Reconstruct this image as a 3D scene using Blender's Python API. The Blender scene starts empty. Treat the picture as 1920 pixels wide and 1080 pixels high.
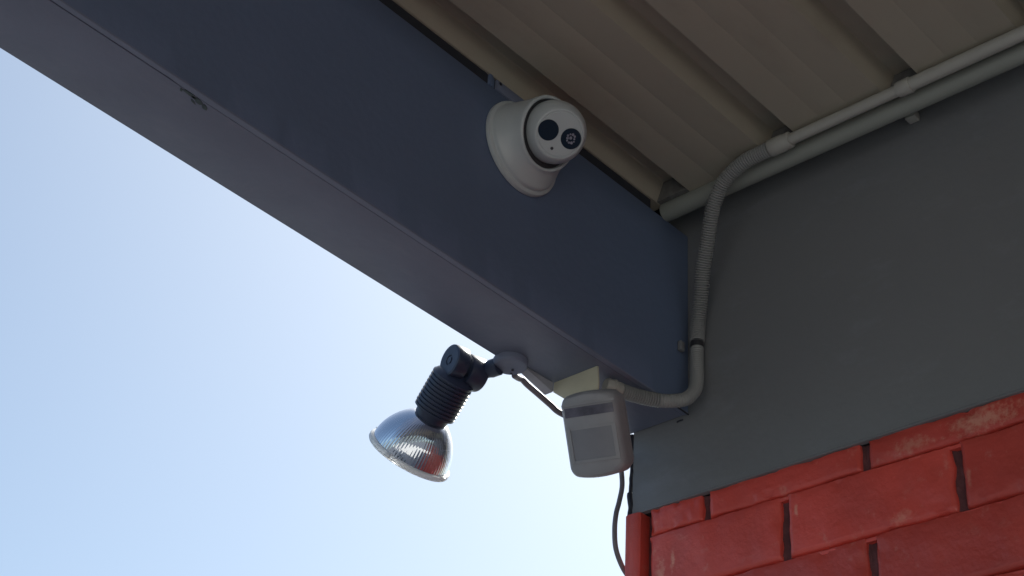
import bpy, bmesh, math, random
from mathutils import Vector as V, Matrix, noise
R = math.radians
S = bpy.context.scene
C = S.collection

# ------------------------------------------------------------------ camera
cam = bpy.data.objects.new('camera', bpy.data.cameras.new('camera'))
C.objects.link(cam); S.camera = cam
cam.data.lens = 57.416; cam.data.sensor_width = 36
cam.data.clip_start = 0.02; cam.data.clip_end = 2000
M = Matrix(((0.666196, -0.442238, -0.600508), (-0.743584, -0.332177, -0.580295), (0.057153, 0.833117, -0.550135))).to_4x4()
M.translation = V((-1.58, -1.1751, 1.55)); cam.matrix_world = M

# ------------------------------------------------------------------ sky, sun, exposure
SUN = V((0.60, 0.13, 0.79)).normalized()
elev = math.asin(SUN.z); az = math.atan2(SUN.x, SUN.y)          # azimuth clockwise from +Y
W = bpy.data.worlds.new('World'); S.world = W; W.use_nodes = True
nt = W.node_tree; bg = nt.nodes['Background']
sk = nt.nodes.new('ShaderNodeTexSky'); sk.sky_type = 'NISHITA'; sk.sun_disc = False
sk.sun_elevation = elev; sk.sun_rotation = az; sk.altitude = 100; sk.air_density = 0.85; sk.dust_density = 2.4; sk.ozone_density = 0.3
tn = nt.nodes.new('ShaderNodeMix'); tn.data_type = 'RGBA'; tn.blend_type = 'MULTIPLY'; tn.inputs[0].default_value = 1
tn.inputs[7].default_value = (0.98, 1.05, 1.0, 1)                      # cooler, less violet white balance
nt.links.new(sk.outputs[0], tn.inputs[6]); nt.links.new(tn.outputs[2], bg.inputs[0]); bg.inputs[1].default_value = 0.108
sl = bpy.data.lights.new('sun', 'SUN'); sl.energy = 5.0; sl.angle = R(0.5); sl.color = (1, 0.995, 0.93)
so = bpy.data.objects.new('sun', sl); C.objects.link(so); so.rotation_euler = SUN.to_track_quat('Z', 'Y').to_euler()
S.view_settings.view_transform = 'Standard'; S.view_settings.look = 'None'
S.view_settings.exposure = 0.70; S.view_settings.gamma = 1; S.view_settings.use_curve_mapping = False
S.render.engine = 'CYCLES'
S.cycles.max_bounces = 10; S.cycles.diffuse_bounces = 7; S.cycles.glossy_bounces = 5
S.cycles.sample_clamp_indirect = 6

# ------------------------------------------------------------------ materials
def mat(name, col, rough=0.6, metal=0.0, var=0.10, vscale=6.0, bump=0.0, bscale=120.0, spec=0.5, stain=None, coat=0.0, speck=0.0):
    m = bpy.data.materials.new(name); m.use_nodes = True
    t = m.node_tree; b = t.nodes['Principled BSDF']
    b.inputs['Roughness'].default_value = rough; b.inputs['Metallic'].default_value = metal
    b.inputs['Specular IOR Level'].default_value = spec; b.inputs['Coat Weight'].default_value = coat
    tc = t.nodes.new('ShaderNodeTexCoord'); src = tc.outputs['Object']
    geo = t.nodes.new('ShaderNodeNewGeometry'); src = geo.outputs['Position']
    n = t.nodes.new('ShaderNodeTexNoise'); n.inputs['Scale'].default_value = vscale; n.inputs['Detail'].default_value = 6
    t.links.new(src, n.inputs['Vector'])
    r = t.nodes.new('ShaderNodeValToRGB')
    r.color_ramp.elements[0].position = 0.3; r.color_ramp.elements[1].position = 0.7
    r.color_ramp.elements[0].color = (*[c * (1 - var) for c in col], 1)
    r.color_ramp.elements[1].color = (*[min(1, c * (1 + var)) for c in col], 1)
    t.links.new(n.outputs['Fac'], r.inputs[0]); out = r.outputs[0]
    def overlay(fac_out, color, out):
        mx = t.nodes.new('ShaderNodeMix'); mx.data_type = 'RGBA'
        t.links.new(fac_out, mx.inputs[0]); t.links.new(out, mx.inputs[6]); mx.inputs[7].default_value = (*color, 1)
        return mx.outputs[2]
    if stain:                                     # (colour, scale, threshold, stretch xyz)
        mp = t.nodes.new('ShaderNodeMapping'); mp.inputs['Scale'].default_value = stain[3]
        t.links.new(src, mp.inputs['Vector'])
        n2 = t.nodes.new('ShaderNodeTexNoise'); n2.inputs['Scale'].default_value = stain[1]; n2.inputs['Detail'].default_value = 8
        n2.inputs['Roughness'].default_value = 0.65
        t.links.new(mp.outputs[0], n2.inputs['Vector'])
        r2 = t.nodes.new('ShaderNodeMapRange'); r2.inputs[1].default_value = stain[2]; r2.inputs[2].default_value = stain[2] + 0.16
        r2.inputs[4].default_value = stain[4]
        t.links.new(n2.outputs['Fac'], r2.inputs[0]); out = overlay(r2.outputs[0], stain[0], out)
    if speck:
        n3 = t.nodes.new('ShaderNodeTexNoise'); n3.inputs['Scale'].default_value = 900; n3.inputs['Detail'].default_value = 2
        t.links.new(src, n3.inputs['Vector'])
        r3 = t.nodes.new('ShaderNodeMapRange'); r3.inputs[1].default_value = 0.35; r3.inputs[2].default_value = 0.75; r3.inputs[4].default_value = speck
        t.links.new(n3.outputs['Fac'], r3.inputs[0]); out = overlay(r3.outputs[0], tuple(c * 0.55 for c in col), out)
    t.links.new(out, b.inputs['Base Color'])
    nr = t.nodes.new('ShaderNodeTexNoise'); nr.inputs['Scale'].default_value = vscale * 2.3; t.links.new(src, nr.inputs['Vector'])
    mr = t.nodes.new('ShaderNodeMapRange'); mr.inputs[3].default_value = rough * 0.82; mr.inputs[4].default_value = min(1, rough * 1.18)
    t.links.new(nr.outputs['Fac'], mr.inputs[0]); t.links.new(mr.outputs[0], b.inputs['Roughness'])
    if bump:
        nb = t.nodes.new('ShaderNodeTexNoise'); nb.inputs['Scale'].default_value = bscale; nb.inputs['Detail'].default_value = 5
        t.links.new(src, nb.inputs['Vector'])
        bp = t.nodes.new('ShaderNodeBump'); bp.inputs['Strength'].default_value = 1.0; bp.inputs['Distance'].default_value = bump
        t.links.new(nb.outputs['Fac'], bp.inputs['Height']); t.links.new(bp.outputs[0], b.inputs['Normal'])
    return m

M_beam = mat('slate_blue_paint', (0.118, 0.158, 0.252), 0.55, var=0.07, vscale=3, bump=0.0006, bscale=90,
             stain=((0.142, 0.182, 0.28), 7, 0.60, (1, 1, 3), 0.35), speck=0.12)
M_soffit = mat('weathered_steel_paint', (0.163, 0.183, 0.255), 0.5, var=0.08, vscale=9, bump=0.0008, bscale=60,
               stain=((0.21, 0.23, 0.295), 14, 0.56, (0.6, 2.5, 2.5), 0.5), speck=0.10)
M_fascia = mat('charcoal_sheet_paint', (0.192, 0.196, 0.206), 0.5, var=0.06, vscale=2.5, bump=0.0005, bscale=70,
               stain=((0.24, 0.252, 0.275), 9, 0.56, (1, 1, 2.2), 0.5), speck=0.14)
M_roof = mat('cream_roof_sheet', (0.345, 0.308, 0.250), 0.45, var=0.05, vscale=3, bump=0.0003, bscale=40,
             stain=((0.25, 0.218, 0.175), 5, 0.52, (0.8, 1.8, 1.8), 0.45), speck=0.08)
M_infill = mat('grey_foam', (0.13, 0.125, 0.12), 0.9, var=0.2, vscale=90)
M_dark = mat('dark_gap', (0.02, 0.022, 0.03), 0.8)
M_mould = mat('grey_green_moulding_paint', (0.25, 0.26, 0.235), 0.45, var=0.06, speck=0.1)
M_pvc = mat('grey_pvc', (0.355, 0.345, 0.315), 0.32, var=0.05, vscale=20, speck=0.05, bump=0.0002)
M_flex = mat('grey_flex_pvc', (0.27, 0.272, 0.268), 0.42, var=0.07, vscale=15, stain=((0.24, 0.22, 0.22), 30, 0.55, (1, 1, 1), 0.5))
M_tape = mat('black_tape', (0.03, 0.03, 0.035), 0.5)
M_white = mat('offwhite_camera_plastic', (0.465, 0.495, 0.505), 0.36, var=0.03, vscale=10, speck=0.04)
M_lens = mat('dark_glass', (0.006, 0.014, 0.03), 0.16, spec=0.5)
M_led = mat('led_silver', (0.28, 0.27, 0.33), 0.4, metal=0.2, var=0.3, vscale=300)
M_pir = mat('aged_sensor_plastic', (0.295, 0.292, 0.310), 0.42, var=0.05, vscale=25, stain=((0.21, 0.20, 0.24), 22, 0.55, (1, 1, 0.5), 0.5), speck=0.05)
M_pirwin = mat('sensor_window_plastic', (0.225, 0.225, 0.25), 0.35, var=0.06, vscale=30)
M_pirdark = mat('sensor_dark_window', (0.10, 0.095, 0.13), 0.3, var=0.35, vscale=70)
M_cream = mat('cream_bracket_paint', (0.58, 0.55, 0.42), 0.5, var=0.08, vscale=25, speck=0.1)
M_black = mat('black_rubberised_plastic', (0.026, 0.035, 0.068), 0.36, var=0.1, vscale=60, bump=0.0003)
M_cable = mat('grey_cable', (0.17, 0.15, 0.165), 0.45, var=0.12, vscale=40)
M_seal = mat('black_sealant', (0.02, 0.02, 0.03), 0.4)
M_asphalt = mat('dark_asphalt', (0.075, 0.080, 0.090), 0.9, var=0.15, vscale=1.2, bump=0.003, bscale=80)
M_bounce_pave = mat('bounce_paving', (0.48, 0.455, 0.415), 0.9, var=0.12, vscale=0.8, bump=0.002, bscale=60)
M_render = mat('tan_render', (0.42, 0.36, 0.27), 0.9, var=0.08)
M_pale = mat('pale_primer', (0.33, 0.325, 0.36), 0.5, var=0.12, vscale=40)
M_chip = mat('exposed_dark_primer', (0.05, 0.07, 0.075), 0.6, var=0.3, vscale=200)

def brick_mat():
    m = mat('red_masonry_paint', (0.62, 0.075, 0.056), 0.40, var=0.16, vscale=9, bump=0.0005, bscale=150,
            stain=((0.66, 0.21, 0.17), 17, 0.60, (1, 1, 2.2), 0.55), speck=0.12, spec=0.5)
    t = m.node_tree; b = t.nodes['Principled BSDF']
    src = t.nodes['Geometry'].outputs['Position']
    # chalky scuffs: thin pale marks in the paint
    mp = t.nodes.new('ShaderNodeMapping'); mp.inputs['Scale'].default_value = (1, 0.9, 0.75); t.links.new(src, mp.inputs[0])
    n = t.nodes.new('ShaderNodeTexNoise'); n.inputs['Scale'].default_value = 34; n.inputs['Detail'].default_value = 9; n.inputs['Roughness'].default_value = 0.75
    t.links.new(mp.outputs[0], n.inputs['Vector'])
    r = t.nodes.new('ShaderNodeMapRange'); r.inputs[1].default_value = 0.58; r.inputs[2].default_value = 0.74; r.inputs[4].default_value = 0.55
    t.links.new(n.outputs['Fac'], r.inputs[0])
    old = b.inputs['Base Color'].links[0].from_socket
    mx = t.nodes.new('ShaderNodeMix'); mx.data_type = 'RGBA'; mx.inputs[7].default_value = (0.72, 0.34, 0.27, 1)
    t.links.new(r.outputs[0], mx.inputs[0]); t.links.new(old, mx.inputs[6]); t.links.new(mx.outputs[2], b.inputs['Base Color'])
    cur = mx.outputs[2]
    for (cx, cy, cz, sy, sz, st_) in ((0, -0.425, 2.505, 0.050, 0.017, 0.75), (0, -0.330, 2.500, 0.030, 0.012, 0.5), (0, 0.028, 2.440, 0.004, 0.018, 0.7), (0, 0.048, 2.425, 0.010, 0.025, 0.6),
                                  (0, -0.165, 2.46, 0.003, 0.012, 0.6), (0, -0.31, 2.41, 0.018, 0.009, 0.4), (0, -0.40, 2.435, 0.004, 0.016, 0.5)):
        sb_ = t.nodes.new('ShaderNodeVectorMath'); sb_.operation = 'SUBTRACT'; sb_.inputs[1].default_value = (cx, cy, cz); t.links.new(src, sb_.inputs[0])
        dv = t.nodes.new('ShaderNodeVectorMath'); dv.operation = 'MULTIPLY'; dv.inputs[1].default_value = (0.0, 1/sy, 1/sz); t.links.new(sb_.outputs[0], dv.inputs[0])
        ln = t.nodes.new('ShaderNodeVectorMath'); ln.operation = 'LENGTH'; t.links.new(dv.outputs[0], ln.inputs[0])
        nn = t.nodes.new('ShaderNodeTexNoise'); nn.inputs['Scale'].default_value = 130; nn.inputs['Detail'].default_value = 6; nn.inputs['Roughness'].default_value = 0.7; t.links.new(src, nn.inputs['Vector'])
        ma = t.nodes.new('ShaderNodeMath'); ma.operation = 'MULTIPLY_ADD'; ma.inputs[1].default_value = -3.2; t.links.new(nn.outputs['Fac'], ma.inputs[0]); t.links.new(ln.outputs['Value'], ma.inputs[2])
        rr = t.nodes.new('ShaderNodeMapRange'); rr.inputs[1].default_value = -0.6; rr.inputs[2].default_value = -1.5; rr.inputs[4].default_value = st_; t.links.new(ma.outputs[0], rr.inputs[0])
        m2_ = t.nodes.new('ShaderNodeMix'); m2_.data_type = 'RGBA'; m2_.inputs[7].default_value = (0.78, 0.36, 0.26, 1)
        t.links.new(rr.outputs[0], m2_.inputs[0]); t.links.new(cur, m2_.inputs[6]); cur = m2_.outputs[2]
    oi = t.nodes.new('ShaderNodeObjectInfo'); vr = t.nodes.new('ShaderNodeMapRange'); vr.inputs[3].default_value = 0.84; vr.inputs[4].default_value = 1.12
    t.links.new(oi.outputs['Random'], vr.inputs[0]); hs = t.nodes.new('ShaderNodeHueSaturation')
    t.links.new(vr.outputs[0], hs.inputs['Value']); t.links.new(cur, hs.inputs['Color']); t.links.new(hs.outputs[0], b.inputs['Base Color'])
    # broad ripples left by roller and brick face
    bp0 = b.inputs['Normal'].links[0].from_node
    n2 = t.nodes.new('ShaderNodeTexNoise'); n2.inputs['Scale'].default_value = 22; n2.inputs['Detail'].default_value = 4; t.links.new(src, n2.inputs['Vector'])
    bp = t.nodes.new('ShaderNodeBump'); bp.inputs['Distance'].default_value = 0.0038; bp.inputs['Strength'].default_value = 0.8
    t.links.new(n2.outputs['Fac'], bp.inputs['Height']); t.links.new(bp0.outputs[0], bp.inputs['Normal']); t.links.new(bp.outputs[0], b.inputs['Normal'])
    return m
M_brick = brick_mat()
M_mortar = mat('shaded_mortar', (0.13, 0.045, 0.05), 0.85, var=0.3, vscale=60, bump=0.001, bscale=200)  # shade of the deep upright joints is put into this dark colour

def reflector_mat():
    m = bpy.data.materials.new('mirror_reflector'); m.use_nodes = True
    b = m.node_tree.nodes['Principled BSDF']
    b.inputs['Base Color'].default_value = (0.70, 0.74, 0.82, 1); b.inputs['Metallic'].default_value = 1; b.inputs['Roughness'].default_value = 0.02
    t = m.node_tree; c = t.nodes.new('ShaderNodeBsdfPrincipled'); c.inputs['Base Color'].default_value = (0.8, 0.82, 0.86, 1); c.inputs['Metallic'].default_value = 1; c.inputs['Roughness'].default_value = 0.42
    mx = t.nodes.new('ShaderNodeMixShader'); mx.inputs[0].default_value = 0.13
    t.links.new(b.outputs[0], mx.inputs[1]); t.links.new(c.outputs[0], mx.inputs[2]); t.links.new(mx.outputs[0], t.nodes['Material Output'].inputs[0])
    return m
M_mirror = reflector_mat()
def glass_mat():
    m = bpy.data.materials.new('pressed_glass'); m.use_nodes = True
    b = m.node_tree.nodes['Principled BSDF']
    b.inputs['Base Color'].default_value = (0.93, 0.95, 0.97, 1); b.inputs['Roughness'].default_value = 0.14
    b.inputs['Transmission Weight'].default_value = 0.35; b.inputs['IOR'].default_value = 1.45
    return m
M_glass = glass_mat()

# ------------------------------------------------------------------ mesh helpers
class MB:
    def __init__(s): s.v = []; s.f = []
    def add(s, vs, fs):
        o = len(s.v); s.v += [tuple(p) for p in vs]; s.f += [tuple(i + o for i in f) for f in fs]; return s
    def box(s, a, b):
        (x0, y0, z0), (x1, y1, z1) = a, b
        return s.add([(x0,y0,z0),(x1,y0,z0),(x1,y1,z0),(x0,y1,z0),(x0,y0,z1),(x1,y0,z1),(x1,y1,z1),(x0,y1,z1)],
                     [(0,3,2,1),(4,5,6,7),(0,1,5,4),(1,2,6,5),(2,3,7,6),(3,0,4,7)])
    def obox(s, c, ax, ay, az, h):                      # oriented box: centre, unit axes, half sizes
        vs = [c + ax*(i*h[0]) + ay*(j*h[1]) + az*(k*h[2]) for k in (-1,1) for i, j in ((-1,-1),(1,-1),(1,1),(-1,1))]
        return s.add(vs, [(0,3,2,1),(4,5,6,7),(0,1,5,4),(1,2,6,5),(2,3,7,6),(3,0,4,7)])
    def lathe(s, o, d, prof, n=48, rfun=None, cap0=True, cap1=True):
        d = d.normalized(); a = d.orthogonal().normalized(); b = d.cross(a)
        vs = []; fs = []
        for i, (r, h) in enumerate(prof):
            for k in range(n):
                t = 2*math.pi*k/n; rr = rfun(r, h, t, i) if rfun else r
                vs.append(o + d*h + (a*math.cos(t) + b*math.sin(t))*rr)
        for i in range(len(prof)-1):
            for k in range(n):
                k2 = (k+1) % n; fs.append((i*n+k, i*n+k2, (i+1)*n+k2, (i+1)*n+k))
        if cap0: fs.append(tuple(range(n-1, -1, -1)))
        if cap1: fs.append(tuple(range((len(prof)-1)*n, len(prof)*n)))
        return s.add(vs, fs)
    def sweep(s, pts, rad, n=14, cap=True):
        """tube through pts; rad is a number or a function of arc length"""
        vs = []; fs = []; L = 0; t = (pts[1]-pts[0]).normalized(); a = t.orthogonal().normalized()
        for i, p in enumerate(pts):
            if i: L += (p - pts[i-1]).length
            t = (pts[min(i+1, len(pts)-1)] - pts[max(i-1, 0)]).normalized()
            a = (a - t*a.dot(t)).normalized(); b = t.cross(a)
            r = rad(L) if callable(rad) else rad
            for k in range(n):
                q = 2*math.pi*k/n; vs.append(p + (a*math.cos(q) + b*math.sin(q))*r)
        for i in range(len(pts)-1):
            for k in range(n):
                k2 = (k+1) % n; fs.append((i*n+k, i*n+k2, (i+1)*n+k2, (i+1)*n+k))
        if cap: fs.append(tuple(range(n-1, -1, -1))); fs.append(tuple(range((len(pts)-1)*n, len(pts)*n)))
        return s.add(vs, fs)
    def build(s, name, m, parent=None, smooth=None, bevel=0, seg=2):
        me = bpy.data.meshes.new(name); me.from_pydata(s.v, [], s.f)
        bm = bmesh.new(); bm.from_mesh(me)
        bmesh.ops.recalc_face_normals(bm, faces=bm.faces)
        if bevel:
            es = [e for e in bm.edges if len(e.link_faces) == 2 and e.calc_face_angle(0) > 0.5]
            bmesh.ops.bevel(bm, geom=es, offset=bevel, segments=seg, profile=0.5, affect='EDGES', clamp_overlap=True)
        bm.to_mesh(me); bm.free()
        if smooth or bevel:
            me.shade_smooth(); me.set_sharp_from_angle(angle=R(smooth or 35))
        me.materials.append(m)
        o = bpy.data.objects.new(name, me); C.objects.link(o)
        if parent:
            o.parent = parent; o.matrix_parent_inverse = parent.matrix_world.inverted() if False else Matrix.Translation(-parent.location)
        return o

def tag(o, label=None, cat=None, kind=None, group=None):
    if label: o['label'] = label
    if cat: o['category'] = cat
    if kind: o['kind'] = kind
    if group: o['group'] = group
    return o
def thing(name, label, cat, loc):
    o = bpy.data.objects.new(name, None); C.objects.link(o); o.location = V(loc); o.empty_display_size = 0.1
    return tag(o, label, cat)

def spline(P, step=0.0008):
    """Catmull-Rom through P, resampled evenly"""
    P = [V(p) for p in P]; Q = [P[0]*2-P[1]] + P + [P[-1]*2-P[-2]]; out = []
    for i in range(1, len(Q)-2):
        p0, p1, p2, p3 = Q[i-1:i+3]
        for k in range(60):
            t = k/60; out.append(0.5*((2*p1) + (p2-p0)*t + (2*p0-5*p1+4*p2-p3)*t*t + (3*p1-p0-3*p2+p3)*t**3))
    out.append(P[-1])
    res = [out[0]]; acc = 0; need = step
    for a, b in zip(out, out[1:]):
        d = (b-a).length
        while acc + d >= need and d > 0:
            f = (need-acc)/d; res.append(a.lerp(b, f)); need += step
        acc += d
    return res

# ------------------------------------------------------------------ ground
g = MB().box((-400, -400, -0.2), (400, 400, 0)).build('ground', M_asphalt); tag(g, kind='structure')
pv = MB().box((-14, -9, 0.0), (-0.02, -0.9, 0.02)).build('bounce_pavement', M_bounce_pave); tag(pv, kind='structure')  # unseen pale patch added to bounce light up under the roof

# ------------------------------------------------------------------ house: brick wall under a painted fascia
ZF = 2.5235                                   # underside of the fascia
house = thing('brick_house', 'red painted brick wall corner under the broad charcoal fascia', 'house', (0, 0, 0))
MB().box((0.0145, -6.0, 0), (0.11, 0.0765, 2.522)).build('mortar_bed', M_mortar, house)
MB().box((0.1115, -6.0, 0), (5.0, 0.10, 2.98)).build('wall_core', M_render, house)
MB().box((0.006, -6.0, 3.003), (5.1, 0.13, 3.06)).build('roof_slab', M_fascia, house, bevel=0.004)
# corner trim beside the first bricks
tb = MB(); ys = [0.0775, 0.103]; zs = [i*0.03 for i in range(85)]
tv = []; tf = []
for i, z in enumerate(zs[:84] + [2.5225]):
    for (x, y) in ((-0.004, 0.1030), (-0.006, 0.0985), (-0.006, 0.0820), (-0.0035, 0.0775), (0.11, 0.0775), (0.11, 0.103)):
        w = noise.noise(V((x*9, y*20, z*14)))*0.0012
        tv.append((x + w, y + w*(0.6 if x < 0.1 else 0), z))
nr = len(tv)//6
for i in range(nr-1):
    for k in range(6): tf.append((i*6+k, i*6+(k+1) % 6, (i+1)*6+(k+1) % 6, (i+1)*6+k))
tf += [tuple(range(5, -1, -1)), tuple(range((nr-1)*6, nr*6))]
tb.add(tv, tf).build('corner_trim', M_brick, house, smooth=50)

def ed0(u, w, y0, y1, z0, z1): return min(u*(y1-y0), (1-u)*(y1-y0), w*(z1-z0), (1-w)*(z1-z0))
def brick_mesh(y0, y1, z0, z1, seed, fine):
    """one brick: a slightly uneven face with rounded, wandering edges (world coordinates, face at x = 0.001)"""
    ny, nz = (34, 12) if fine else (7, 3)
    r0 = 0.0046
    def edge(n, a, b):
        t = [i/(n-1) for i in range(n)]; return t
    vs = []; fs = []
    uy = [0, 0.012, 0.03] + [0.03 + 0.94*i/(ny-5) for i in range(1, ny-5)] + [0.97, 0.988, 1]
    uz = [0, 0.035, 0.085] + [0.085 + 0.83*i/(nz-5) for i in range(1, nz-5)] + [0.915, 0.965, 1] if nz > 6 else [0, 0.08, 0.92, 1]
    if not fine: uy = [0, 0.02, 0.5, 0.98, 1]
    A, B = len(uy), len(uz)
    for j, w in enumerate(uz):
        for i, u in enumerate(uy):
            y = y0 + (y1-y0)*u; z = z0 + (z1-z0)*w
            s = V((seed*3.1, y*26, z*26)); s2 = V((seed*1.7+9, y*90, z*90))
            r = r0 + 0.0020*noise.noise(V((seed+2, y*40, z*40)))
            ed = min(u*(y1-y0), (1-u)*(y1-y0), w*(z1-z0), (1-w)*(z1-z0))
            x = 0.001 + 0.0017*noise.noise(s) + 0.0006*noise.noise(s2) + (max(0, noise.noise(V((seed, y*70, z*70)))-0.35)*0.012 if fine and (0 < u < 1) and ed0(u, w, y0, y1, z0, z1) < 0.010 else 0)
            if ed < r and (z1 - z) > r*0.6: x += (r - math.sqrt(max(0, r*r-(r-ed)**2)))*0.9
            if (z1 - z) <= r*0.6: x += 0.0012
            if fine:
                if u in (0, 1): y += 0.0026*noise.noise(V((seed, z*45, u*5))) + 0.0011*noise.noise(V((seed+4, z*130, u)))
                if w in (0, 1): z += 0.0014*noise.noise(V((seed+7, y*28, w*5))) + 0.0009*noise.noise(V((seed+3, y*110, w)))
            vs.append((x, y, z))
    for j in range(B-1):
        for i in range(A-1): fs.append((j*A+i, j*A+i+1, (j+1)*A+i+1, (j+1)*A+i))
    ring = [i for i in range(A)] + [j*A + A-1 for j in range(1, B)] + [(B-1)*A + i for i in range(A-2, -1, -1)] + [j*A for j in range(B-2, 0, -1)]
    o = len(vs); vs += [(0.024, vs[k][1], vs[k][2]) for k in ring]; n = len(ring)
    for k in range(n): fs.append((ring[k], o+k, o+(k+1) % n, ring[(k+1) % n]))
    fs.append(tuple(o+k for k in range(n)))
    return vs, fs
random.seed(5)
bedz = [2.4857 - 0.0872*k for k in range(29)]
top = 2.5228; count = 0
for ci, zb in enumerate(bedz):
    ztop = top if ci == 0 else bedz[ci-1] - 0.0020
    zlow = zb + 0.0012
    if zlow < 0: break
    first = -0.026 if ci % 2 == 0 else -0.147
    edges = [0.0650] + [first - 0.2405*k for k in range(9)]
    for k in range(1, len(edges)-1):
        if ci > 4 or k > 3: break
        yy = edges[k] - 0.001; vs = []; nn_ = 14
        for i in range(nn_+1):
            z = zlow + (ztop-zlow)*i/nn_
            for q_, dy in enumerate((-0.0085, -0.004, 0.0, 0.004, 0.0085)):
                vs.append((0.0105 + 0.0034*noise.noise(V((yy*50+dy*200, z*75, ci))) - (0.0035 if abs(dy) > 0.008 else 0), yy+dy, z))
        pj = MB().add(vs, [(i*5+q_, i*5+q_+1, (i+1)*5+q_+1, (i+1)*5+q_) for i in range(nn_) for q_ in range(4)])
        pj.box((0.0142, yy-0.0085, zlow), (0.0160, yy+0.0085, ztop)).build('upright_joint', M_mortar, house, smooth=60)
    for k in range(len(edges)-1):
        gap = 0.0057
        y1 = edges[k] - (0 if k == 0 else gap); y0 = edges[k+1] + gap*random.uniform(0.75, 1.2)
        fine = ci < 5 and y1 > -0.9
        vs, fs = brick_mesh(y0, y1, zlow, ztop, ci*17.3 + k*3.7, fine)
        MB().add(vs, fs).build('brick', M_brick, house, smooth=55); count += 1
# bed joints: struck mortar, recessed under the brick above and running out flush onto the brick below
mj = MB()
for ci, zb in enumerate(bedz[:28]):
    n = 160 if ci < 5 else 12; Y0, Y1 = (-2.1, 0.0650)
    vs = []; fs = []
    for i in range(n+1):
        y = Y0 + (Y1-Y0)*i/n; w = noise.noise(V((y*30, zb*40, 2)))
        hi = zb + 0.0030; lo = zb - 0.0052
        vs += [(0.0120, y, hi), (0.0115, y, zb-0.0006), (0.0048 + 0.0012*w, y, zb-0.0016 + 0.0005*w), (0.0026, y, zb-0.0030), (0.0030, y, lo-0.002), (0.0125, y, lo-0.002), (0.0125, y, hi)]
    for i in range(n):
        for k in range(7): fs.append((i*7+k, i*7+(k+1) % 7, (i+1)*7+(k+1) % 7, (i+1)*7+k))
    mj.add(vs, fs)
mj.build('mortar_joints', M_brick, house, smooth=50)

# fascia sheet
fb = MB(); fv = []; ff = []
n = 140
for i in range(n+1):
    y = 0.0955 - (6.0)*((i/n)**1.8)
    w = 0.0006*noise.noise(V((y*7, 0, 3)))
    prof = [(0.0, 3.002), (0.0 + 1.5*w, 2.85), (2.0*w, 2.70), (w, 2.60), (w*0.5, ZF+0.004), (-0.0012, ZF+0.0025), (-0.0012, ZF), (0.006, ZF-0.0005), (0.006, 3.002)]
    fv += [(a, y, b) for a, b in prof]
k9 = 9
for i in range(n):
    for k in range(k9): ff.append((i*k9+k, i*k9+(k+1) % k9, (i+1)*k9+(k+1) % k9, (i+1)*k9+k))
ff += [tuple(range(k9-1, -1, -1)), tuple(range(n*k9, (n+1)*k9))]
fb.add(fv, ff).build('fascia_board', M_fascia, house, smooth=30)
MB().box((0.0065, -5.99, 2.5242), (0.108, 0.088, 3.000)).build('fascia_backing', M_dark, house)
sc = MB()
sc.sweep(spline([(-0.001, 0.009, 2.6435), (-0.0015, 0.0145, 2.6437), (-0.001, 0.0195, 2.6432)], 0.001), 0.0011, 6)
sc.build('seam_crack', M_seal, house, smooth=60)

# ------------------------------------------------------------------ canopy beam
XB = -5.0
beam = thing('canopy_beam', 'long slate grey steel beam carrying the canopy edge', 'beam', (0, 0, 2.65))
MB().box((XB, 0.0088, 2.650), (-0.001, 0.110, 2.944)).build('box_section', M_soffit, beam, bevel=0.0010, seg=2)
# cladding sheet on the inner side; its lower edge shows beside the box section
cl = MB(); cv = []; cf = []; n = 200
for i in range(n+1):
    x = -0.001 + (XB+0.001)*((i/n)**1.5)
    w = 0.0005*noise.noise(V((x*6, 1, 1))); e = 0.0004*noise.noise(V((x*25, 4, 1)))
    gp = 0.0080
    prof = [(0.0005, 2.6520), (0.0, 2.6526+e), (w, 2.70), (1.5*w, 2.80), (w, 2.90), (0, 2.9465), (0.0008, 2.9475), (gp, 2.9475), (gp, 2.6520)]
    cv += [(x, a, b) for a, b in prof]
for i in range(n):
    for k in range(9): cf.append((i*9+k, i*9+(k+1) % 9, (i+1)*9+(k+1) % 9, (i+1)*9+k))
cf += [tuple(range(8, -1, -1)), tuple(range(n*9, (n+1)*9))]
cl.add(cv, cf).build('cladding_sheet', M_beam, beam, smooth=40)
MB().box((XB, 0.100, 2.9445), (-0.001, 0.110, 3.000)).build('daylight_block_strip', M_soffit, beam)  # unseen strip added to keep daylight out of the slot
MB().box((XB, 0.0022, 2.9480), (-0.087, 0.0062, 2.9650)).build('slot_shade_strip', M_dark, beam)  # dark strip stands in for the shade inside the slot above the beam
ef = MB(); ev = []; ff_ = []; n = 240
for i in range(n+1):
    x = -0.001 + (XB+0.001)*((i/n)**1.5)
    g1 = 0.0070 + 0.0004*noise.noise(V((x*30, 2, 2))) if -1.7 < x < -0.875 else 0.0083 + 0.0003*noise.noise(V((x*40, 2, 2)))
    lo = 2.6499 + 0.0002*noise.noise(V((x*20, 7, 1)))
    ev += [(x, 0.0001, 2.6519), (x, 0.0001, lo+0.0006), (x, 0.0007, lo), (x, g1-0.0003, lo), (x, g1, lo+0.0004), (x, g1, 2.6519)]
for i in range(n):
    for k in range(6): ff_.append((i*6+k, i*6+(k+1) % 6, (i+1)*6+(k+1) % 6, (i+1)*6+k))
ff_ += [tuple(range(5, -1, -1)), tuple(range(n*6, (n+1)*6))]
ef.add(ev, ff_).build('edge_flange', M_soffit, beam, smooth=40)
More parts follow.
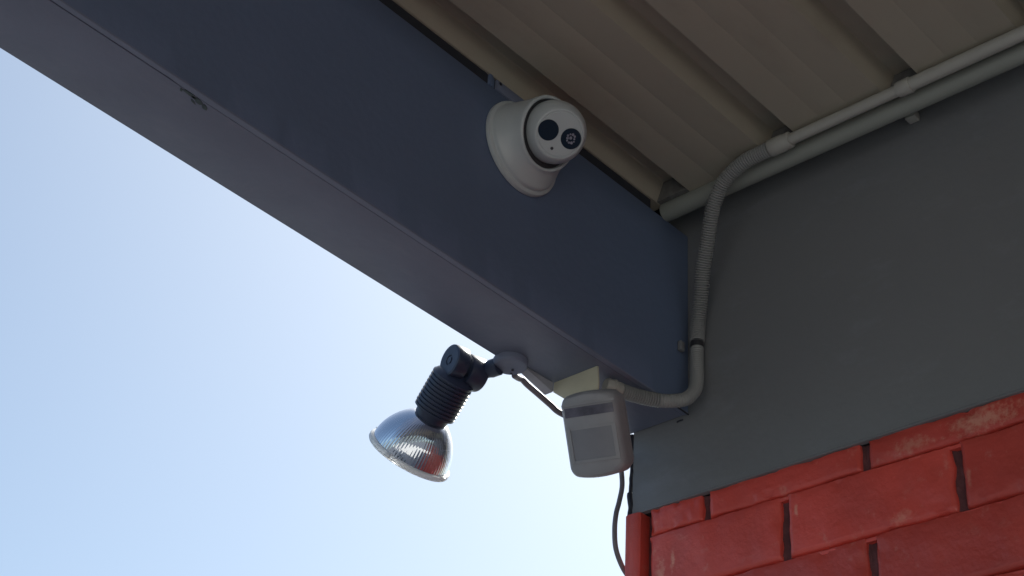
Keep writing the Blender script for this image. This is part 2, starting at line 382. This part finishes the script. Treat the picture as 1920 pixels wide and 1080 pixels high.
# chipped paint beside the cladding joint
ch = MB()
random.seed(11)
def flake(cx, cy, a, b, ang, k=11):
    pts = []
    for i in range(k):
        t = 2*math.pi*i/k; r = random.uniform(0.6, 1.1)
        px, py = a*r*math.cos(t), b*r*math.sin(t)
        pts.append((cx + px*math.cos(ang)-py*math.sin(ang), cy + px*math.sin(ang)+py*math.cos(ang)))
    vs = [(p[0], p[1], 2.6494) for p in pts] + [(p[0], p[1], 2.6510) for p in pts]
    ch.add(vs, [tuple(range(k)), tuple(range(2*k-1, k-1, -1))] + [(i, k+i, k+(i+1) % k, (i+1) % k) for i in range(k)])
for (cx, cy, a, b, an) in ((-0.862, 0.0105, 0.012, 0.0022, 0.05), (-0.848, 0.0125, 0.010, 0.0034, 0.12), (-0.838, 0.0155, 0.006, 0.0032, 0.5), (-0.851, 0.0175, 0.005, 0.0014, 0.4), (-0.872, 0.0118, 0.003, 0.0016, 1.0)):
    flake(cx, cy, a, b, an)
ch.build('paint_chip', M_chip, beam)
# small packer plate that fills the slot above the beam next to the dome
MB().box((-0.4205, -0.0018, 2.9480), (-0.262, 0.045, 2.9640)).build('packer_block', M_soffit, beam, bevel=0.0008)
fp = MB(); fp.box((-0.4345, -0.0022, 2.9475), (-0.4285, 0.02, 2.9645)); fp.box((-0.4270, 0.001, 2.949), (-0.4225, 0.02, 2.9645))
fp.build('folded_tab', M_beam, beam, bevel=0.0007)
sb = MB(); sb.lathe(V((-0.414, -0.0014, 2.9600)), V((0, -1, 0)), [(0.0024, 0), (0.0024, 0.0012), (0.0014, 0.0018)], 12)
sb.build('screw', M_seal, beam, smooth=40)
tk = MB(); tk.sweep(spline([(-0.026, -0.0008, 2.6485), (-0.012, -0.0010, 2.6483), (-0.001, -0.0012, 2.6480)], 0.002), 0.0013, 6)
tk.build('open_seam', M_seal, beam, smooth=60)

# ------------------------------------------------------------------ canopy roof of trapezoidal sheets
ZR = 2.9655; TH = 0.0012
roof = thing('canopy_roof', 'underside of cream ribbed metal roof sheeting above the camera', 'roof', (0, 0, ZR))
def sheet_profile(ya, yb, first_step=0.0):
    """rib k rises between y = 0.000-0.19k (far foot) and -0.054-0.19k (near foot)"""
    pts = [(ya, ZR + first_step)]
    k = -1
    while True:
        yf = 0.000 - 0.1905*k; yn = yf - 0.054
        k += 1
        if yf >= ya - 1e-4 : continue
        if yf < yb: break
        pts += [(yf, ZR), (yf-0.0115, ZR+0.0315), (yf-0.0130, ZR+0.0330), (yn+0.0110, ZR+0.0330), (yn+0.0095, ZR+0.0315), (yn, ZR)]
        for q in (0.045, 0.088):                                   # two shallow stiffening swages in each pan
            if yn - q - 0.006 > yb:
                pts += [(yn-q+0.004, ZR), (yn-q, ZR+0.0005), (yn-q-0.004, ZR)]
    pts.append((yb, ZR))
    pts = sorted(set(pts), key=lambda p: -p[0])
    return [p for p in pts if p[0] >= yb]
def roof_sheet(ya, yb, dz):
    P = [(y, z+dz) for y, z in sheet_profile(ya, yb)]
    mb = MB(); nx = 40; X0, X1 = XB-0.1, -0.0610; m = len(P)
    for surf in (0, TH):
        vs = []
        for i in range(nx+1):
            x = X0 + (X1-X0)*i/nx
            for (y, z) in P: vs.append((x, y, z + surf + (0.0007*noise.noise(V((x*3, y*9, 1))) if z < ZR+0.02 else 0)))
        fs = [(i*m+k, i*m+k+1, (i+1)*m+k+1, (i+1)*m+k) for i in range(nx) for k in range(m-1)]
        mb.add(vs, fs)
    N = (nx+1)*m
    for i in range(nx):
        for k in (0, m-1): mb.f.append((i*m+k, (i+1)*m+k, N+(i+1)*m+k, N+i*m+k))
    for k in range(m-1):
        for i in (0, nx): mb.f.append((i*m+k, i*m+k+1, N+i*m+k+1, N+i*m+k))
    return mb.build('roof_sheet', M_roof, roof, smooth=12)
roof_sheet(0.1075, -0.5740, 0)
roof_sheet(-0.5620, -1.336, 0.0016)
roof_sheet(-1.3240, -1.90, 0)
# foam infill closing the rib ends at the wall
for k in range(0, 14):
    yf = -0.1905*k
    if yf-0.054 < -1.88: break
    MB().add([(x, y, z) for x in (-0.0760, -0.0625) for y, z in ((yf-0.001, ZR+0.0004), (yf-0.0125, ZR+0.0306), (yf-0.0418, ZR+0.0306), (yf-0.053, ZR+0.0004))],
             [(0,1,2,3),(7,6,5,4),(0,4,5,1),(1,5,6,2),(2,6,7,3),(3,7,4,0)])  .build('rib_end_infill', M_infill, roof)

MB().box((-0.30, -1.90, 3.0023), (0.0055, 0.108, 3.0045)).build('light_leak_cover', M_dark, roof)  # unseen plate added over the ribs to stop light leaking in
# rounded moulding in the angle of roof and wall
mo = MB(); P = []
for i in range(32):
    t = R(90 - i*360/32); P.append((-0.0565 + 0.0140*math.cos(t), 2.9575 + 0.0140*math.sin(t)))
vs = [(x, y, z) for y in (-0.0012, -6.0) for x, z in P]; m = len(P)
mo.add(vs, [(k, (k+1) % m, m+(k+1) % m, m+k) for k in range(m)] + [tuple(range(m)), tuple(range(2*m-1, m-1, -1))])
mould = mo.build('cove_moulding', M_mould, None, smooth=25)
tag(mould, 'rounded grey green moulding along the angle of roof and fascia, under the thin conduit', 'moulding')

# far side of the canopy, out of the picture
fbm = MB().box((XB, -1.90, 2.78), (-0.006, -1.82, 2.962)).build('edge_beam', M_soffit, None, bevel=0.002)
tag(fbm, 'second grey steel beam at the far side of the canopy', 'beam')
for k, (x, y) in enumerate(((XB+0.1, 0.055), (XB+0.1, -1.86))):
    p = MB().box((x-0.05, y-0.05, 0), (x+0.05, y+0.05, 2.649 if k == 0 else 2.779)).build('steel_post', M_soffit, None, bevel=0.003)
    tag(p, ('steel post under the outer end of the long slate beam', 'steel post under the outer end of the far side beam')[k], 'post', group='posts carrying the canopy')

# ------------------------------------------------------------------ conduit
con = thing('electrical_conduit', 'grey conduit running below the roof then bending down the corner as corrugated hose', 'conduit', (-0.09, -0.2, 2.952))
CX, CZ = -0.0925, 2.9530
MB().sweep([V((CX, -0.232, CZ)), V((CX, -0.414, CZ))], 0.0080, 24).build('rigid_pipe', M_pvc, con, smooth=40)
MB().sweep([V((CX, -0.412, CZ+.0002)), V((CX, -1.81, CZ))], 0.0092, 24).build('rigid_pipe', M_pvc, con, smooth=40)
def coupling(y0, y1, r0):
    m_ = MB(); m_.lathe(V((CX, y0, CZ)), V((0, -1, 0)), [(r0*0.80, 0), (r0*0.97, 0.0004), (r0, 0.001), (r0, (y0-y1)*0.62), (r0*0.93, (y0-y1)*0.68), (r0*0.93, (y0-y1)-0.001), (r0*0.80, (y0-y1))], 32)
    return m_.build('coupling', M_pvc, con, smooth=35)
coupling(-0.2080, -0.2420, 0.0122)
m_ = MB(); m_.lathe(V((CX, -0.4255, CZ)), V((0, 1, 0)), [(0.0082, 0), (0.0106, 0.0004), (0.0108, 0.001), (0.0108, 0.016), (0.0098, 0.020), (0.0082, 0.0205)], 32)
m_.build('coupling', M_pvc, con, smooth=35)
P1 = [(CX, -0.206, CZ), (CX-0.0005, -0.190, CZ-0.0006), (CX-0.0015, -0.170, 2.9500), (-0.0930, -0.148, 2.9435), (-0.089, -0.124, 2.9310), (-0.077, -0.100, 2.9080),
      (-0.058, -0.078, 2.8790), (-0.040, -0.056, 2.8480), (-0.024, -0.040, 2.8140), (-0.0145, -0.0285, 2.7840), (-0.0125, -0.0255, 2.7640), (-0.0125, -0.0245, 2.7500)]
pitch = 0.0036
def corr(r, a): return lambda L: r - a*((1 + math.cos(2*math.pi*L/pitch))/2)**2.5
MB().sweep(spline(P1, pitch/8), corr(0.0109, 0.0027), 20).build('flexible_hose', M_flex, con, smooth=80)
MB().sweep(spline([(-0.0125, -0.0245, 2.7515), (-0.0125, -0.0243, 2.7400)], 0.002), 0.0095, 20).build('tape_band', M_tape, con, smooth=40)
P2 = [(-0.0125, -0.0243, 2.7412), (-0.0130, -0.0243, 2.7150), (-0.0155, -0.0262, 2.6900), (-0.0240, -0.0285, 2.6670), (-0.0400, -0.0255, 2.6470), (-0.0560, -0.0150, 2.6400), (-0.0700, -0.0040, 2.6375)]
MB().sweep(spline(P2, pitch/6), lambda L: 0.0096 - 0.0007*((1 + math.cos(2*math.pi*L/pitch))/2)**2, 20).build('smooth_bend', M_flex, con, smooth=80)
P3 = [(-0.0690, -0.0046, 2.6376), (-0.0860, 0.0060, 2.6372), (-0.1050, 0.0150, 2.6372), (-0.1230, 0.0210, 2.6376)]
MB().sweep(spline(P3, pitch/8), corr(0.0102, 0.0030), 20).build('flexible_hose', M_flex, con, smooth=80)
e0, e1 = V((-0.1225, 0.0208, 2.6376)), V((-0.1450, 0.0285, 2.6382)); ed = (e1-e0)
MB().lathe(e0, ed, [(0.0085, 0), (0.0104, 0.0005), (0.0104, 0.009), (0.0118, 0.0098), (0.0118, 0.012), (0.0104, 0.0128), (0.0104, 0.021), (0.0085, 0.0238)], 28).build('end_connector', M_pvc, con, smooth=35)
# saddle clips
s1 = MB(); s1.box((-0.0160, -0.3870, 2.9715), (-0.0012, -0.3715, 2.9840)); s1.build('saddle_clip', M_pvc, con, bevel=0.0015)
s2 = MB(); s2.box((-0.0270, -0.0075, 2.7385), (-0.0180, -0.0012, 2.7535)); s2.build('saddle_clip', M_fascia, con, bevel=0.001)

# ------------------------------------------------------------------ dome camera
dc = V((-0.367, 0, 2.880)); ay = V((0, -1, 0))
dome = thing('dome_camera', 'off-white round security camera mounted high on the inner face of the beam', 'security camera', dc)
bc = dc + ay*0.060
nr = V((0.02, -0.93, -0.37)).normalized(); mc = bc - nr*0.007 + V((-0.0018, 0, -0.0032))
st = [(dc + ay*d, ay, r) for r, d in ((0.0655, 0.0002), (0.0672, 0.0012), (0.0672, 0.0050), (0.0664, 0.0068), (0.0645, 0.0075), (0.0622, 0.0080), (0.0616, 0.0088), (0.0616, 0.0110), (0.0612, 0.0130), (0.0600, 0.0150))]
for i in range(1, 9):
    t = i/9; st.append(((dc + ay*0.0150).lerp(mc - nr*0.004, t), (ay*(1-t) + nr*t).normalized(), 0.0600 + (0.0506-0.0600)*math.sin(t*math.pi/2)))
st += [(mc - nr*0.003, nr, 0.0502), (mc - nr*0.001, nr, 0.0496), (mc, nr, 0.0484), (mc, nr, 0.0474), (mc - nr*0.0010, nr, 0.0458), (mc - nr*0.004, nr, 0.0450), (mc - nr*0.020, nr, 0.0430)]
hv = []; hf_ = []; N = 96
for c_, n0, r_ in st:
    a1 = n0.cross(V((0, 0, 1))).normalized(); b1 = n0.cross(a1)
    hv += [c_ + (a1*math.cos(2*math.pi*k/N) + b1*math.sin(2*math.pi*k/N))*r_ for k in range(N)]
for i in range(len(st)-1):
    for k in range(N): hf_.append((i*N+k, i*N+(k+1) % N, (i+1)*N+(k+1) % N, (i+1)*N+k))
hf_ += [tuple(range(N)), tuple(range(len(st)*N-1, (len(st)-1)*N-1, -1))]
MB().add(hv, hf_).build('housing', M_white, dome, smooth=40)
MB().lathe(mc - nr*0.0050, nr, [(0.0448, -0.003), (0.0448, -0.0005), (0.0380, 0.0)], 64).build('gap_shade_ring', M_tape, dome, smooth=30)  # black ring added to paint the shade in the gap round the ball
bc = dc + ay*0.060; nf = V((-0.3358, -0.6618, -0.6703)).normalized()
uf = V((0.9146, -0.3993, -0.0640)); uf = (uf - nf*uf.dot(nf)).normalized(); vf = nf.cross(uf)
rb = 0.0415; hf = 0.0262; prof = []
for i in range(40):
    t = R(178 - i*(178-52.5)/39); prof.append((rb*math.sin(t), rb*math.cos(t)))
prof += [(0.0322, hf-0.0003), (0.0312, hf), (0.0302, hf+0.0001), (0.0297, hf-0.0006), (0.0290, hf-0.0006)]
ball = MB(); ball.lathe(bc, nf, prof, 96, cap0=True, cap1=True); ball = ball.build('ball', M_white, dome, smooth=30)
fc = bc + nf*(hf-0.0006)
MB().lathe(fc, nf, [(0.0284, -0.001), (0.0284, 0.0004), (0.0279, 0.0008)], 96).build('face_plate', M_white, dome, smooth=30)
def spot(name, a, b, r, m, h=0.0008, parent=dome):
    return MB().lathe(fc + uf*a + vf*b + nf*0.0006, nf, [(r, -0.001), (r, h*0.5), (r*0.985, h)], 48).build(name, m, parent, smooth=30)
spot('lens_window', -0.0160, -0.0004, 0.01360, M_lens)
led = spot('infrared_lamp', 0.0160, -0.0004, 0.01360, M_lens)
spot('microphone_hole', -0.0030, -0.0205, 0.0021, M_seal, 0.0004)
# led cluster behind the infrared window: a small pale square with a dark square core
q = MB()
for i in range(10):
    t = 2*math.pi*i/10 + 0.2; rr = 0.0056 if i % 5 else 0.0046
    q.lathe(fc + uf*(0.0157 + rr*math.cos(t)) + vf*(-0.0002 + rr*math.sin(t)) + nf*0.0012, nf, [(0.00135 + 0.0003*(i % 3), 0), (0.0011 + 0.0003*(i % 3), 0.0006)], 10)
q.lathe(fc + uf*0.0152 + vf*0.0004 + nf*0.0012, nf, [(0.0022, 0), (0.0018, 0.0006)], 12)
q.build('led_array', M_led, dome)

# ------------------------------------------------------------------ motion sensor and its bracket
br = thing('sensor_bracket', 'cream painted plate bracket hanging from the beam soffit behind the motion sensor', 'bracket', (-0.175, 0.055, 2.65))
pl = [(0.018, 2.6495), (0.093, 2.6495), (0.0935, 2.635), (0.066, 2.612), (0.056, 2.600), (0.020, 2.600), (0.0165, 2.612), (0.0158, 2.625)]
k = len(pl)
MB().add([(x, y, z) for x in (-0.175, -0.1715) for y, z in pl], [tuple(range(k)), tuple(range(2*k-1, k-1, -1))] + [(i, (i+1) % k, k+(i+1) % k, k+i) for i in range(k)]).build('bracket_plate', M_cream, br, bevel=0.0005)
# painted-over wedge packer before the plate
wd = [(-0.236, 0.0960, 2.6495), (-0.1756, 0.0935, 2.6495), (-0.1756, 0.1085, 2.6495), (-0.236, 0.1085, 2.6495), (-0.1756, 0.0935, 2.6350), (-0.1756, 0.1075, 2.6350)]
MB().add(wd, [(0, 1, 4), (0, 4, 5, 3), (3, 5, 2), (1, 2, 5, 4), (0, 3, 2, 1)]).build('wedge_packer', M_pale, br)
MB().sweep(spline([(-0.1765, 0.043, 2.612), (-0.182, 0.041, 2.607), (-0.190, 0.036, 2.600)], 0.001), 0.0042, 12).build('pivot_hook', M_tape, br, smooth=50)

pc = V((-0.1735, 0.0195, 2.5495))
n_ = V((-0.806, -0.285, -0.518)).normalized(); up = V((-0.488, -0.173, 0.855)); up = (up - n_*up.dot(n_)).normalized(); rt = up.cross(n_) * -1
if rt.dot(V((0, -1, 0))) < 0: rt = -rt
pir = thing('motion_sensor', 'grey box motion sensor with a curved front hanging under the beam end', 'motion sensor', pc)
def pir_shell(w, h, dep, bulge, inset, name, m, fwd, nseg=22, taper=0.0):
    """rounded box with a front bulged in plan and rounded top and bottom outline"""
    outline = []; rc = 0.010
    for (cx, cy, a0) in ((w-rc, h-rc, 0), (-w+rc, h-rc, 90), (-w+rc, -h+rc, 180), (w-rc, -h+rc, 270)):
        for i in range(7):
            t = R(a0 + 15*i); outline.append((cx + rc*math.cos(t), cy + rc*math.sin(t)))
    # subdivide the straight runs, then bow the top and bottom edges
    O = []
    for i, p in enumerate(outline):
        O.append(p); q_ = outline[(i+1) % len(outline)]; d = math.hypot(q_[0]-p[0], q_[1]-p[1])
        s = int(d/0.006)
        for j in range(1, s): O.append((p[0]+(q_[0]-p[0])*j/s, p[1]+(q_[1]-p[1])*j/s))
    O = [(x*(1 - taper*(y/h < 0)*(-y/h)), y + math.copysign(0.0055, y)*(1-(x/w)**2)) if abs(y) > h*0.6 else (x, y) for x, y in O]
    rings = [(0.955, -dep), (1.0, -dep+0.002), (1.0, -0.0115), (0.985, -0.0075), (0.955, -0.0035), (0.90, -0.0008), (0.80, 0.0003), (0.55, 0.0006), (0.25, 0.0006)]
    vs = []; fs = []; N = len(O)
    for (s, z) in rings:
        for (x, y) in O:
            X = x*(s if s > 0.9 else s); Y = y*(1-(1-s)*0.8) if s > 0.79 else y*s/0.80*0.84
            b = bulge*(1-(X/w)**2) if z > -0.0116 else 0
            vs.append(pc + rt*X + up*Y + n_*(fwd + z + b))
    for i in range(len(rings)-1):
        for k in range(N): fs.append((i*N+k, i*N+(k+1) % N, (i+1)*N+(k+1) % N, (i+1)*N+k))
    fs.append(tuple(range(N))); fs.append(tuple(range(len(rings)*N-1, (len(rings)-1)*N-1, -1)))
    return MB().add(vs, fs).build(name, m, pir, smooth=32)
pir_shell(0.0385, 0.0500, 0.030, 0.0065, 0, 'front_housing', M_pir, 0.010)
pir_shell(0.0365, 0.0475, 0.010, 0.0, 0, 'back_plate', M_pir, -0.0215)
def curved_patch(name, m, x0, x1, y0, y1, lift, parent=pir, thick=0.0012, rail=0):
    vs = []; nx = 16
    def surf(X): return 0.010 + 0.0006 + 0.0065*(1-(X/0.0385)**2)
    for L in (lift-thick, lift):
        for i in range(nx+1):
            X = x0 + (x1-x0)*i/nx
            for y in (y0, y1): vs.append(pc + rt*X + up*y + n_*(surf(X)+L))
    m2 = (nx+1)*2; fs = []
    for i in range(nx):
        fs += [(i*2, i*2+1, i*2+3, i*2+2), (m2+i*2, m2+i*2+2, m2+i*2+3, m2+i*2+1), (i*2, i*2+2, m2+i*2+2, m2+i*2), (i*2+1, m2+i*2+1, m2+i*2+3, i*2+3)]
    fs += [(0, m2, m2+1, 1), (nx*2, nx*2+1, m2+nx*2+1, m2+nx*2)]
    return MB().add(vs, fs).build(name, m, parent, smooth=30)
curved_patch('upper_window', M_pirdark, -0.0315, 0.0335, 0.0245, 0.0365, 0.0005)
curved_patch('sensor_window', M_pirwin, -0.0270, 0.0285, -0.0310, 0.0080, 0.0006)
curved_patch('frame_bar', M_pir, -0.0315, -0.0270, -0.0345, 0.0105, 0.0016)
curved_patch('frame_bar', M_pir, 0.0285, 0.0335, -0.0345, 0.0105, 0.0016)
curved_patch('frame_bar', M_pir, -0.0270, 0.0285, -0.0345, -0.0310, 0.0014)
curved_patch('frame_bar', M_pir, -0.0270, 0.0285, 0.0080, 0.0105, 0.0010)
curved_patch('brow_rib', M_pir, -0.0345, 0.0365, 0.0390, 0.0415, 0.0022)

# ------------------------------------------------------------------ flood lamp
lamp = thing('flood_lamp', 'silver reflector flood lamp in a ribbed black holder outside the beam', 'flood lamp', (-0.250, 0.099, 2.65))
MB().lathe(V((-0.252, 0.1015, 2.6498)), V((0, 0, -1)), [(0.0232, 0), (0.0232, 0.0060), (0.0226, 0.0082), (0.0210, 0.0096), (0.0170, 0.0102), (0.010, 0.0086)], 48).build('mounting_base', M_soffit, lamp, smooth=30)
sq = MB()
for (x, y) in ((-0.2440, 0.1045), (-0.2385, 0.1120)):
    sq.lathe(V((x, y, 2.6402)), V((0, 0, -1)), [(0.0018, 0), (0.0018, 0.0012), (0.001, 0.0016)], 10)
sq.build('screws', M_seal, lamp, smooth=30)
hd = V((0.15, 0.75, -0.645)).normalized()
ja = V((0.98, -0.15, 0.0)); ja = (ja - hd*ja.dot(hd)).normalized()
jc1 = V((-0.3010, 0.1545, 2.6420)); jc2 = jc1 + ja*0.0295 + hd*0.0045
arm0 = V((-0.2590, 0.1180, 2.6430))
MB().lathe(arm0, (jc2+ja*0.006) - arm0, [(0.0105, -0.002), (0.0122, -0.0015), (0.0122, 0.010), (0.0110, 0.014), (0.0102, 0.020), (0.0120, 0.030)], 32).build('arm', M_black, lamp, smooth=35)
def drum(c, w, r, name):
    return MB().lathe(c - ja*(w/2), ja, [(r*0.30, 0.0014), (r*0.32, 0.0002), (r*0.86, 0.0), (r*0.90, 0.0006), (r*0.97, 0.0008), (r, 0.0030), (r, w-0.002), (r*0.95, w), (r*0.3, w)], 56).build(name, M_black, lamp, smooth=32)
drum(jc1, 0.020, 0.0226, 'swivel_disc'); drum(jc2, 0.027, 0.0230, 'swivel_disc')
MB().lathe(jc1 - ja*0.0100, ja, [(0.0045, 0), (0.0045, 0.004)], 24).build('pivot_screw', M_black, lamp, smooth=32)
h0 = jc1 + ja*0.010 + hd*0.020; Lh = 0.056
hp = [(0.012, -0.012), (0.0200, -0.006), (0.0260, -0.003), (0.0282, 0.000)]
zz = 0.001
for i in range(9):
    hp += [(0.0296, zz), (0.0298, zz+0.0026), (0.0276, zz+0.0036), (0.0276, zz+0.0048)]; zz += 0.0055
hp += [(0.0292, zz), (0.0290, zz+0.003), (0.0236, zz+0.0042), (0.0232, zz+0.012), (0.0215, zz+0.0130)]
MB().lathe(h0, hd, hp, 64).build('lamp_holder', M_black, lamp, smooth=28)
# small lug on the side of the holder that takes the clamp
b0 = h0 + hd*(zz+0.0115)
ba = hd
rp = []
for i in range(20):
    u = i/19; r = 0.0222 + (0.0560-0.0222)*math.sin(u*math.pi/2*0.96)**0.92; rp.append((r, 0.052*u**1.25 + 0.004*u))
NF = 80*6
MB().lathe(b0, ba, rp, NF, rfun=lambda r, h, t, i: r + 0.00011*math.cos(80*t)*min(1, i/6), cap1=False).build('reflector', M_mirror, lamp, smooth=60)
he = rp[-1][1]
rim = MB(); rim.lathe(b0, ba, [(0.0545, he-0.001), (0.0575, he-0.0012), (0.0598, he+0.0003), (0.0603, he+0.0020), (0.0596, he+0.0035), (0.0603, he+0.0048), (0.0592, he+0.0068), (0.0540, he+0.0085), (0.040, he+0.0125), (0.02, he+0.0150), (0.004, he+0.0155)], 96)
rim = rim.build('glass_lens', M_glass, lamp, smooth=40)
a_ = ba.orthogonal().normalized(); b_ = ba.cross(a_)
for k in range(4):
    t = R(20 + 90*k); d_ = a_*math.cos(t) + b_*math.sin(t)
    MB().obox(b0 + ba*(he+0.002) + d_*0.0600, d_, ba.cross(d_), ba, (0.0016, 0.0040, 0.0028)).build('rim_lug', M_glass, lamp, bevel=0.0008)

# ------------------------------------------------------------------ cables
cb = MB().sweep(spline([(-0.232, 0.112, 2.640), (-0.217, 0.118, 2.645), (-0.208, 0.120, 2.648), (-0.198, 0.1195, 2.6445), (-0.176, 0.119, 2.6400), (-0.155, 0.117, 2.634), (-0.140, 0.113, 2.627), (-0.125, 0.100, 2.620), (-0.120, 0.060, 2.600), (-0.132, 0.036, 2.578)], 0.002), 0.0042, 12).build('lamp_cable', M_cable, None, smooth=60)
tag(cb, 'grey cable looping from the flood lamp base to the motion sensor', 'cable')
cb = MB().sweep(spline([(-0.125, 0.034, 2.545), (-0.080, 0.060, 2.570), (-0.020, 0.104, 2.610), (-0.008, 0.110, 2.596), (-0.0045, 0.1105, 2.571), (-0.0095, 0.111, 2.545), (-0.015, 0.1115, 2.524), (-0.0165, 0.112, 2.500), (-0.012, 0.1125, 2.474), (0.004, 0.113, 2.453), (0.030, 0.1135, 2.435), (0.050, 0.113, 2.400)], 0.002), 0.0036, 12).build('supply_cable', M_cable, None, smooth=60)
tag(cb, 'grey cable hanging below the motion sensor and curving behind the brick corner', 'cable')
# black sealant bead along the end of the fascia
random.seed(3); P = []
for i in range(16):
    z = 2.6490 - i*(2.6490-2.522)/15
    P.append((0.0010 + random.uniform(-0.0006, 0.0006), 0.0985 + random.uniform(-0.0010, 0.0012) + (0.002 if 9 < i < 13 else 0), z))
wob = lambda L: 0.0030 + 0.0012*noise.noise(V((L*90, 0, 0))) + (0.0014 if L > 0.09 else 0)
MB().sweep(spline(P, 0.0012), wob, 10).build('sealant_bead', M_seal, house, smooth=60)
